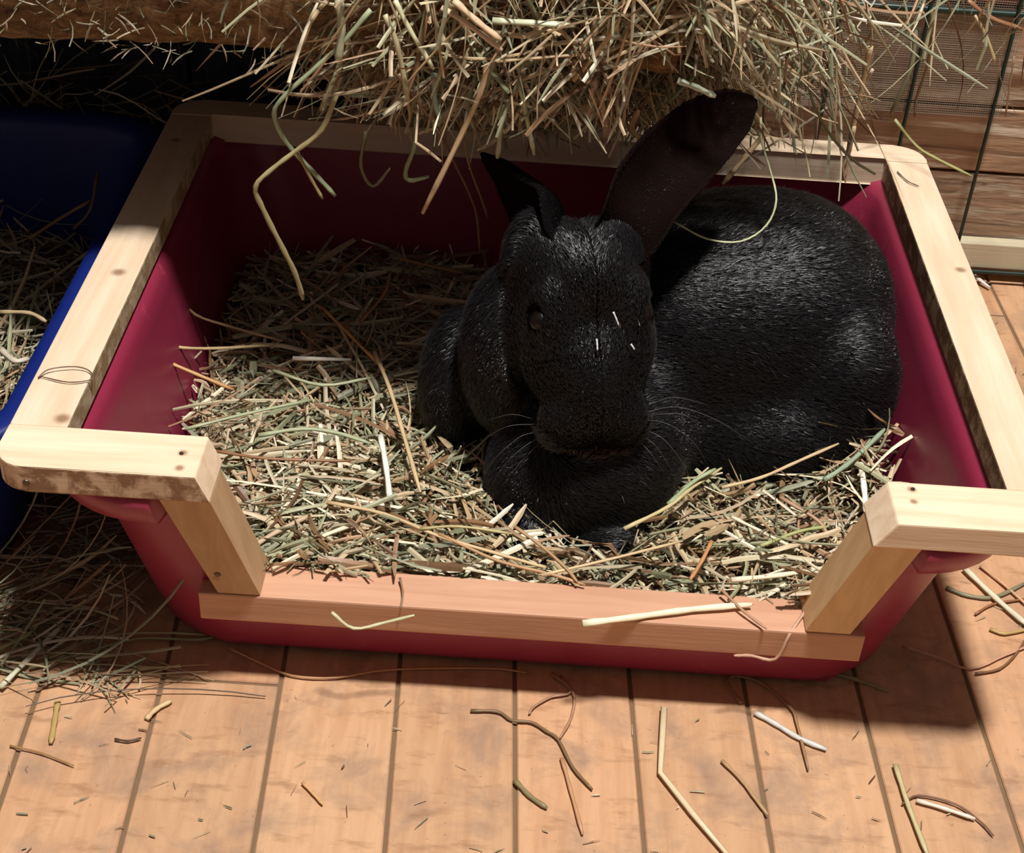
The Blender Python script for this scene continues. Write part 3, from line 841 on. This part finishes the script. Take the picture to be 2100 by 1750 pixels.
bm_obj('beam', bm, M_BARK, shelf, True)
N = 1500; x = RNG.uniform(-.80, -.06, N); face = RNG.random(N) < .7
y = np.where(face, -.016, RNG.uniform(.01, .14, N)); z = np.where(face, RNG.uniform(.309, .40, N), .306)
d = np.stack([RNG.normal(size=N) * 1.2, -.25 - RNG.random(N) * .3, -.5 * RNG.random(N)], 1)
P, W = strands(np.stack([x, y, z], 1), d, RNG.uniform(.005, .020, N), RNG.uniform(.0003, .0007, N), 4, .7, .5)
hay_object('shaggy_fibres', [(P, W, pick_cols(N, .5))], shelf)

rack = empty('hay_pile', 'overflowing pile of long green and tan hay hanging over the back of the red tray', 'hay', (.02, .02, .30))
parts = []
def hang(N, x0, x1, y0, y1, z0_, z1_, l0, l1, w0, w1, down=.8, K=7, curl=.7, sag=.6, dark=1.0, spread=1.0):
    x = RNG.uniform(x0, x1, N); y = RNG.uniform(y0, y1, N); z = RNG.uniform(z0_, z1_, N)
    d = np.stack([RNG.normal(size=N) * .75 * spread, RNG.normal(size=N) * .35, -down + RNG.normal(size=N) * .55], 1)
    L = RNG.uniform(l0, l1, N)
    P, W = strands(np.stack([x, y, z], 1), d, L, RNG.uniform(w0, w1, N), K, curl, sag)
    lim = .277 - .46 * (P[:, :, 1] + .03) - np.abs(RNG.normal(size=(N, 1))) * .012 * (RNG.random((N, 1)) < .5) - .05 * np.clip((x[:, None] - .14) / .04, 0, 1)
    ok = (P[:, :, 2] > np.maximum(.176, lim)).all(1) & (P[:, :, 1] < .305).all(1) & (P[:, :, 1] > -.055).all(1)
    ok &= ~((P[:, :, 0] > .045) & (P[:, :, 1] < .012) & (P[:, :, 2] < .322)).any(1) & ~((P[:, :, 0] > .115) & (P[:, :, 1] < .08) & (RNG.random((N, 1)) < .75)).any(1)
    ok &= clearb(P); P, W = P[ok], W[ok]
    parts.append((P, W, pick_cols(len(P), dark)))
hang(2600, -.12, .105, -.012, .10, .31, .42, .05, .16, .0005, .0013, K=8)
hang(1500, -.10, .09, -.035, .02, .31, .42, .05, .14, .0005, .0015, .7, K=8)
hang(500, -.10, .08, -.030, .02, .285, .33, .03, .08, .0005, .0012, .9)
hang(500, -.11, .10, .0, .14, .27, .32, .03, .085, .0005, .0012, .5, dark=.9)
hang(700, .03, .11, -.03, .03, .34, .43, .04, .10, .0005, .0014, .5)
hang(1500, .03, .15, .02, .12, .28, .42, .04, .12, .0005, .0013, 1.0)
hang(300, .07, .19, .02, .22, .29, .42, .03, .12, .0005, .0013, 1.0)
hang(170, .11, .20, .10, .28, .23, .34, .05, .13, .0005, .0013, 1.2)
hang(50, .20, .40, .20, .30, .28, .36, .04, .12, .0005, .0013, 1.3)
hang(60, -.16, -.08, -.02, .03, .30, .36, .04, .11, .0004, .0012, 1.0)
hang(1200, -.12, .12, -.03, .18, .335, .50, .04, .12, .0006, .0016, .3)
hay_object('loose_hay', parts, rack)
for pts, wd_, c in [
    ([(1000, 130, -.036), (985, 190, -.037), (930, 310, -.040), (866, 438, -.044)], .0023, (206, 176, 136)),
    ([(1018, 126, -.040), (1110, 118, -.040), (1210, 110, -.038)], .0013, (206, 184, 144)),
    ([(930, 0, -.046), (980, 45, -.048), (1028, 82, -.048)], .0026, (220, 192, 158)),
    ([(905, 15, -.044), (960, 50, -.046), (1030, 103, -.047)], .0022, (226, 200, 168)),
    ([(1010, 42, -.040), (1090, 47, -.042), (1180, 52, -.040)], .0026, (208, 212, 180)),
    ([(810, 0, -.040), (840, 60, -.042), (890, 142, -.043)], .0018, (214, 214, 172)),
    ([(790, 30, -.040), (815, 95, -.041), (838, 210, -.040)], .0020, (196, 186, 146)),
    ([(695, 0, -.038), (700, 60, -.039), (693, 130, -.040)], .0030, (186, 188, 158)),
    ([(760, 20, -.034), (700, 90, -.036), (640, 145, -.037), (585, 195, -.038), (562, 235, -.036), (590, 295, -.032), (640, 350, -.028), (688, 402, -.026)], .0020, (160, 172, 136)),
    ([(690, 190, -.030), (660, 265, -.034), (606, 310, -.036), (560, 345, -.038), (524, 383, -.040), (540, 430, -.038), (575, 500, -.034), (605, 560, -.030), (622, 615, -.026)], .0021, (176, 164, 118)),
    ([(606, 306, -.034), (640, 370, -.031), (662, 408, -.030)], .0013, (168, 152, 104)),
    ([(890, 150, -.036), (892, 210, -.036), (905, 250, -.034)], .0020, (152, 168, 146)),
    ([(855, 240, -.026), (850, 300, -.026), (832, 350, -.026), (840, 370, -.026), (880, 362, -.026)], .0019, (140, 148, 108)),
    ([(750, 270, -.020), (740, 340, -.020), (765, 382, -.020), (800, 345, -.020)], .0014, (104, 98, 66)),
    ([(1030, 215, -.030), (1026, 270, -.031), (1020, 325, -.031)], .0020, (176, 180, 136)),
    ([(1065, 170, -.030), (1078, 230, -.031), (1096, 318, -.032)], .0018, (190, 194, 150)),
    ([(945, 240, -.020), (960, 330, -.016), (985, 400, -.010), (1002, 450, -.004)], .0010, (126, 100, 70)),
    ([(890, 250, -.020), (935, 340, -.014), (975, 430, -.006), (985, 520, .0)], .0010, (116, 92, 62)),
    ([(1390, 165, -.030), (1430, 180, -.032), (1468, 198, -.034)], .0026, (206, 214, 186)),
    ([(1210, 240, -.020), (1215, 200, -.022), (1222, 160, -.022)], .0030, (214, 190, 160)),
    ([(1245, 282, -.016), (1240, 235, -.018), (1228, 190, -.020)], .0030, (206, 180, 152)),
    ([(1320, 288, -.012), (1295, 265, -.014), (1310, 225, -.016)], .0024, (200, 164, 116)),
    ([(1520, 60, .03), (1470, 110, .02), (1410, 170, .01), (1370, 210, .0)], .0014, (170, 178, 132)),
    ([(1175, 165, -.034), (1235, 95, -.038), (1270, 40, -.040)], .0020, (200, 170, 126)),
    # right side, over the batten and into the tray
    ([(1600, 0, .08), (1578, 100, .09), (1560, 200, .10), (1545, 270, .11)], .0026, (204, 176, 118)),
    ([(1578, 262, .100), (1530, 320, .088), (1482, 378, .076)], .0024, (214, 184, 138)),
    ([(1580, 275, .100), (1625, 300, .150), (1670, 326, .185)], .0009, (110, 80, 54)),
    ([(1560, 240, .04), (1562, 290, .030), (1580, 350, .018), (1592, 410, .002), (1572, 462, -.006), (1520, 495, -.012), (1450, 490, -.012), (1382, 455, -.004)], .0009, (196, 204, 158)),
    ([(1785, 95, .170), (1772, 160, .176), (1752, 250, .182), (1738, 320, .188), (1730, 370, .188)], .0026, (214, 186, 146)),
    ([(1752, 260, .180), (1742, 310, .184), (1726, 350, .186)], .0018, (220, 194, 156)),
    ([(1790, 142, .172), (1776, 166, .176)], .0014, (230, 204, 176)),
    ([(1775, 0, .16), (1788, 60, .165), (1786, 100, .17)], .0012, (196, 174, 130)),
    ([(1835, 245, .24), (1880, 300, .235), (1930, 330, .232), (1995, 362, .230)], .0017, (170, 170, 112)),
    ([(1912, 20, .26), (1905, 120, .265), (1880, 200, .27), (1876, 240, .27)], .0014, (122, 92, 62)),
    ([(1880, 60, .27), (1868, 140, .27), (1838, 210, .275), (1828, 235, .28)], .0024, (140, 140, 112)),
    ([(1800, 50, .28), (1770, 90, .285), (1730, 125, .285)], .0016, (110, 92, 62)),
    ([(2000, 30, .25), (2025, 80, .25), (2042, 130, .25)], .0020, (196, 180, 132)),
    ([(1985, 0, .25), (2030, 35, .25), (2098, 60, .25)], .0026, (150, 108, 76)),
    ([(2080, 115, .27), (2070, 180, .27), (2062, 240, .27)], .0010, (160, 130, 96)),
    ([(1655, 120, .14), (1640, 190, .15), (1625, 262, .16)], .0016, (132, 96, 62)),
    ([(1700, 110, .16), (1725, 180, .17), (1745, 235, .18)], .0012, (180, 150, 106)),
]: sty('stalk', pts, wd_, c, rack)

# ---- hay in the blue tray
bhay = empty('hay_bedding', 'dim loose hay lying in the blue tray at left', 'hay', (-.60, .0, .02))
def bz(x, y): return .060 + .03 * np.clip((-.05 - y) / .15, 0, 1) + .006 * np.sin(x * 30) * np.cos(y * 25)
GX, GY = np.meshgrid(np.linspace(-.81, -.362, 40), np.linspace(-.18, .178, 36), indexing='ij')
Vb = np.stack([GX, GY, bz(GX, GY) - .010 + RNG.normal(size=GX.shape) * .0015], -1).reshape(-1, 3); idx = np.arange(40 * 36).reshape(40, 36)
Qb = np.stack([idx[:-1, :-1], idx[1:, :-1], idx[1:, 1:], idx[:-1, 1:]], -1).reshape(-1, 4)
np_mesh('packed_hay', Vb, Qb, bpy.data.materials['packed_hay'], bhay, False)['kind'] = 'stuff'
parts = []
def blue_batch(N, l0, l1, K, dz, tilt):
    x = RNG.uniform(-.60, -.352, N); y = RNG.uniform(-.18, .18, N); z = bz(x, y) + RNG.uniform(-.008, dz, N)
    th = RNG.uniform(0, 2 * math.pi, N); d = np.stack([np.cos(th), np.sin(th), RNG.normal(size=N) * tilt], 1); L = RNG.uniform(l0, l1, N)
    P, W = strands(np.stack([x, y, z], 1) - d * L[:, None] / 2, d, L, RNG.uniform(.0005, .0014, N), K, .6, .1)
    f = P[..., 2] / ZR; ok = ((np.abs(P[..., 0] + .568) < .224 + .028 * f) & (P[..., 1] > -.184 - .02 * f) & (P[..., 1] < .182 + .02 * f)).all(1)
    parts.append((P[ok], W[ok], pick_cols(ok.sum(), .85)))
blue_batch(2600, .01, .05, 4, .006, .2); blue_batch(700, .04, .12, 6, .016, .2)
hay_object('loose_hay', parts, bhay)
for pts, wd_, c in [([(150, 470, .10), (185, 430, .115), (200, 352, .135)], .0016, (120, 96, 60)),
                    ([(60, 490, .085), (120, 450, .095), (185, 412, .11)], .0020, (150, 120, 80)),
                    ([(0, 640, .120), (60, 642, .122), (95, 660, .12)], .0018, (180, 160, 122)),
                    ([(0, 715, .12), (30, 740, .122), (60, 735, .12)], .0024, (206, 196, 176))]:
    stz('stalk', pts, wd_, c, bhay)

# ---- wisps behind the blue tray against the dark wall
wisp = empty('hay_tuft', 'thin tuft of hay behind the blue tray against the dark wall', 'hay', (-.45, .27, 0))
N = 340; x = RNG.uniform(-.62, -.30, N); y = RNG.uniform(.225, .30, N); z = RNG.uniform(.002, .17, N)
d = np.stack([RNG.normal(size=N), RNG.normal(size=N) * .2, RNG.normal(size=N) * .9], 1)
P, W = strands(np.stack([x, y, z], 1), d, RNG.uniform(.03, .12, N), RNG.uniform(.0004, .0011, N), 6, .8, .4)
P[:, :, 1] = np.clip(P[:, :, 1], .212, .318); ok = (P[:, :, 2] > .001).all(1)
hay_object('loose_hay', [(P[ok], W[ok], pick_cols(ok.sum(), .8))], wisp)

# ---- hay drift on the floor, lower left
drift = empty('hay_drift', 'shadowy drift of fine hay on the floor at the left corner of the red tray', 'hay', (-.33, -.16, 0))
parts = []
def drift_batch(N, l0, l1, K):
    x = RNG.uniform(-.52, -.215, N); y = RNG.uniform(-.235, .02, N); edge = -.215 + .02 * np.sin(x * 40) - (x + .34) * .25
    ok = y > edge - .01; x, y, edge = x[ok], y[ok], edge[ok]; N = len(x)
    z = .003 + .022 * np.clip((y - edge) / .05, 0, 1) * RNG.random(N) * np.clip((-.20 - x) / .06, 0, 1)
    th = RNG.normal(size=N) * .5 + .35; L = RNG.uniform(l0, l1, N); d = np.stack([np.cos(th), np.sin(th), RNG.normal(size=N) * .06], 1)
    P, W = strands(np.stack([x, y, z], 1) - d * L[:, None] / 2, d, L, RNG.uniform(.0004, .0011, N), K, .7, .05)
    P[:, :, 2] = np.maximum(P[:, :, 2], .0012)
    inred = (P[:, :, 0] > -.236) & (P[:, :, 1] > -.208); inblue = (P[:, :, 0] < -.345) & (P[:, :, 1] > -.19) & (P[:, :, 1] < .2)
    ok = ~(inred | inblue).any(1); parts.append((P[ok], W[ok], pick_cols(ok.sum(), .8)))
drift_batch(1500, .02, .07, 5); drift_batch(600, .06, .15, 8)
hay_object('loose_hay', parts, drift)
for pts, wd_, c in [([(0, 1410, .004), (60, 1350, .006), (130, 1280, .008)], .0022, (206, 206, 176)),
                    ([(60, 1370, .003), (170, 1340, .004), (280, 1310, .005), (400, 1312, .004), (440, 1306, .003)], .0012, (150, 150, 112)),
                    ([(100, 1350, .004), (220, 1305, .006), (330, 1298, .006), (420, 1302, .005)], .0011, (170, 160, 120)),
                    ([(0, 1330, .006), (60, 1300, .008), (100, 1250, .010)], .0013, (170, 176, 120))]:
    stz('stalk', pts, wd_, c, drift)

# ---- stalks lying on the floor, on the battens: things of their own
FZ = .0016
def loose(label, pts, w_, c, name='hay_stalk', group=None, **k):
    o = stz(name, pts, w_, c, **k); tag(o, label, 'hay stalk', group); return o
def fl(pts): return [(u, v, FZ) for u, v in pts]
loose('thick pale straw with a kink, on the floor right of centre', [(1362, 1452, .0028), (1358, 1520, .0028), (1354, 1585, .0028), (1420, 1668, .0028), (1510, 1775, .0028)], .0023, (222, 206, 168), smooth=False)
loose('straight pale straw running off the bottom edge, near the lower right', [(1836, 1568, .0024), (1862, 1650, .0024), (1905, 1760, .0024)], .0019, (196, 186, 140))
loose('short white straw lying beside the long straw at lower right', [(1880, 1642, .0022), (1940, 1660, .0022), (2000, 1680, .0022)], .0015, (232, 222, 204))
loose('thin brown hooked wisp at the lower right corner of the floor', fl([(1850, 1650), (1885, 1632), (1960, 1650), (2010, 1685), (2038, 1715)]), .0008, (120, 84, 58))
loose('bluish white leaf blade on the floor below the right upright', fl([(1548, 1462), (1590, 1485), (1640, 1515), (1695, 1538)]), .0020, (214, 214, 206))
loose('tan bent wisp rising from under the tray above the white blade', fl([(1520, 1442), (1492, 1400), (1510, 1387), (1560, 1400), (1620, 1450), (1636, 1490), (1658, 1580)]), .0012, (160, 124, 88))
loose('olive straw poking out from under the tray at right', fl([(1700, 1378), (1760, 1395), (1824, 1418)]), .0017, (156, 140, 96))
loose('dark twisted grass stem on the floor in front of the tray centre', fl([(965, 1458), (1020, 1460), (1050, 1478), (1090, 1482), (1120, 1500), (1145, 1518), (1175, 1575), (1215, 1620)]), .0012, (126, 100, 66))
loose('straight pale blade below the dark twisted stem', fl([(1152, 1555), (1170, 1620), (1195, 1712)]), .0014, (196, 150, 110))
loose('short green blade below the centre of the tray', fl([(1055, 1600), (1085, 1632), (1122, 1658)]), .0018, (140, 128, 88))
loose('loop of faint grass under the front edge of the tray', fl([(1150, 1385), (1170, 1420), (1130, 1430), (1095, 1450), (1085, 1465)]), .0010, (170, 130, 100))
loose('tan stem joining the dark twisted stem from above', fl([(1130, 1380), (1175, 1420), (1172, 1470), (1148, 1515)]), .0011, (176, 134, 102))
loose('long thin pale stem curving under the front of the tray', fl([(466, 1328), (530, 1358), (600, 1386), (690, 1390), (800, 1374), (1000, 1371), (1080, 1380)]), .0008, (206, 160, 110))
loose('thin tan stem on the floor at far lower left', fl([(20, 1530), (85, 1545), (152, 1571)]), .0007, (170, 130, 80))
loose('pale flat blade on the floor left of centre', fl([(300, 1475), (320, 1455), (352, 1437)]), .0020, (214, 186, 140))
loose('green flat blade on the floor near the left drift', fl([(118, 1440), (112, 1480), (104, 1525)]), .0022, (186, 160, 100))
loose('tiny dark curved stem next to the pale flat blade', fl([(235, 1516), (262, 1520), (290, 1514)]), .0008, (84, 60, 50))
loose('short pale stem on the floor midway between left edge and centre', fl([(620, 1605), (642, 1628), (662, 1650)]), .0011, (220, 176, 120))
loose('green blade curling down over a board joint right of the kinked straw', fl([(1480, 1560), (1520, 1600), (1550, 1640), (1575, 1672)]), .0013, (184, 150, 110))
loose('thick white green straw on the floor right of the tray', [(1978, 1165, .003), (2040, 1225, .003), (2110, 1285, .003)], .0026, (222, 216, 186))
loose('thin tan stem parallel to the thick straw right of the tray', [(2010, 1160, .002), (2060, 1200, .002), (2110, 1245, .002)], .0012, (214, 170, 130))
loose('grey green curved leaf right of the tray', fl([(1940, 1205), (1985, 1222), (2040, 1225), (2105, 1195)]), .0017, (136, 132, 100))
loose('looped brown grass head on the floor at the right edge', fl([(2000, 1260), (2035, 1240), (2080, 1232), (2110, 1228)]), .0010, (150, 100, 64))
loose('straw coloured curl below the looped grass head', fl([(2030, 1290), (2060, 1300), (2110, 1290)]), .0014, (190, 160, 100))
loose('long arching brown stem below the curl at right', fl([(2000, 1382), (2050, 1372), (2085, 1340), (2110, 1300)]), .0010, (130, 92, 60))
loose('thin pink tan stem from the tray base to the right joint', fl([(1850, 1325), (1920, 1348), (1990, 1372), (2060, 1345), (2110, 1325)]), .0010, (206, 160, 130))
loose('small bright chip on the floor against the wall at right', [(1998, 565, .006), (2030, 590, .003)], .0022, (226, 222, 214))
RZ = .0702
loose('thick bright straw lying along the lower front rail', [(1195, 1279, .0710), (1300, 1266, .0715), (1420, 1250, .0720), (1542, 1240, .0725)], .0024, (246, 238, 204), sides=8)
loose('green curled leaf hanging over the left half of the lower rail', [(680, 1256, .0705), (725, 1289, .062), (790, 1277, .064), (850, 1262, .0705)], .0012, (206, 204, 160))
loose('pale stem hooked over the right end of the lower rail', [(1665, 1235, .0722), (1620, 1300, .067), (1590, 1352, .050), (1540, 1345, .050), (1505, 1345, .052)], .0012, (196, 156, 130))
loose('tangled dry grass tuft on the lower rail behind the bright straw', [(1480, 1210, .075), (1510, 1240, .0735), (1535, 1262, .0725), (1572, 1290, .0715)], .0011, (180, 140, 110))
loose('brown blade leaning across the foot of the right upright', [(1640, 1228, .076), (1680, 1205, .082), (1722, 1180, .090)], .0016, (170, 120, 86))
loose('short dark sprig lying on the left end of the lower rail', [(820, 1185, .072), (826, 1215, .0715), (822, 1248, .0700)], .0008, (150, 120, 90))
loose('fine dark loop of dried stem on the left pine batten', [(78, 775, .1712), (100, 758, .1725), (150, 752, .1725), (182, 760, .1718), (188, 778, .1712), (140, 784, .1715), (82, 772, .1712)], .0005, (110, 78, 60))
loose('fine dark wisp lying on the right pine batten', [(1840, 352, .1712), (1862, 372, .1715), (1885, 382, .1712)], .0006, (90, 66, 52))

# pale chaff on the rabbit's face
def fleck(label, u, v, w, h, dy):
    a = PY(u, v - h / 2, -.130 + dy); b = PY(u + w, v + h / 2, -.130 + dy)
    # settle onto the fur: march along the sight-independent face normal until the skin is 4 mm away
    for p in (a, b):
        q = p.copy() - h_n * .03
        for _ in range(80):
            if sdf(q[None])[0] > .0042: break
            q += h_n * .001
        p[:] = q
    o = one_stem('hay_chaff', [a, (a + b) / 2 + h_n * .0004, b], .0007, (205, 205, 205)); tag(o, label, 'hay chaff')
fleck("largest white chaff fleck on the rabbit's face, beside its right-hand eye", 1286, 650, 8, 30, 0)
fleck("small chaff fleck low on the bridge of the rabbit's nose", 1238, 706, -4, 24, 0)
fleck("tiny chaff fleck at the right edge of the rabbit's cheek", 1314, 710, 6, 12, 0)

# crumbs of hay on the open floor
N = 260; x = RNG.uniform(-.34, .46, N); y = RNG.uniform(-.42, -.235, N); side_ = RNG.random(N) < .4
x[side_] = RNG.uniform(.30, .46, side_.sum()); y[side_] = RNG.uniform(-.25, .25, side_.sum())
th = RNG.uniform(0, 6.28, N); d = np.stack([np.cos(th), np.sin(th), np.zeros(N)], 1)
P, W = strands(np.stack([x, y, np.full(N, .0009)], 1), d, RNG.uniform(.002, .011, N), RNG.uniform(.0002, .0006, N), 3, .3, 0)
P[:, :, 2] = .0009
o = hay_object('hay_crumbs', [(P, W, pick_cols(N, .8))]); tag(o, 'tiny crumbs of hay scattered over the orange floor boards', 'hay crumbs')
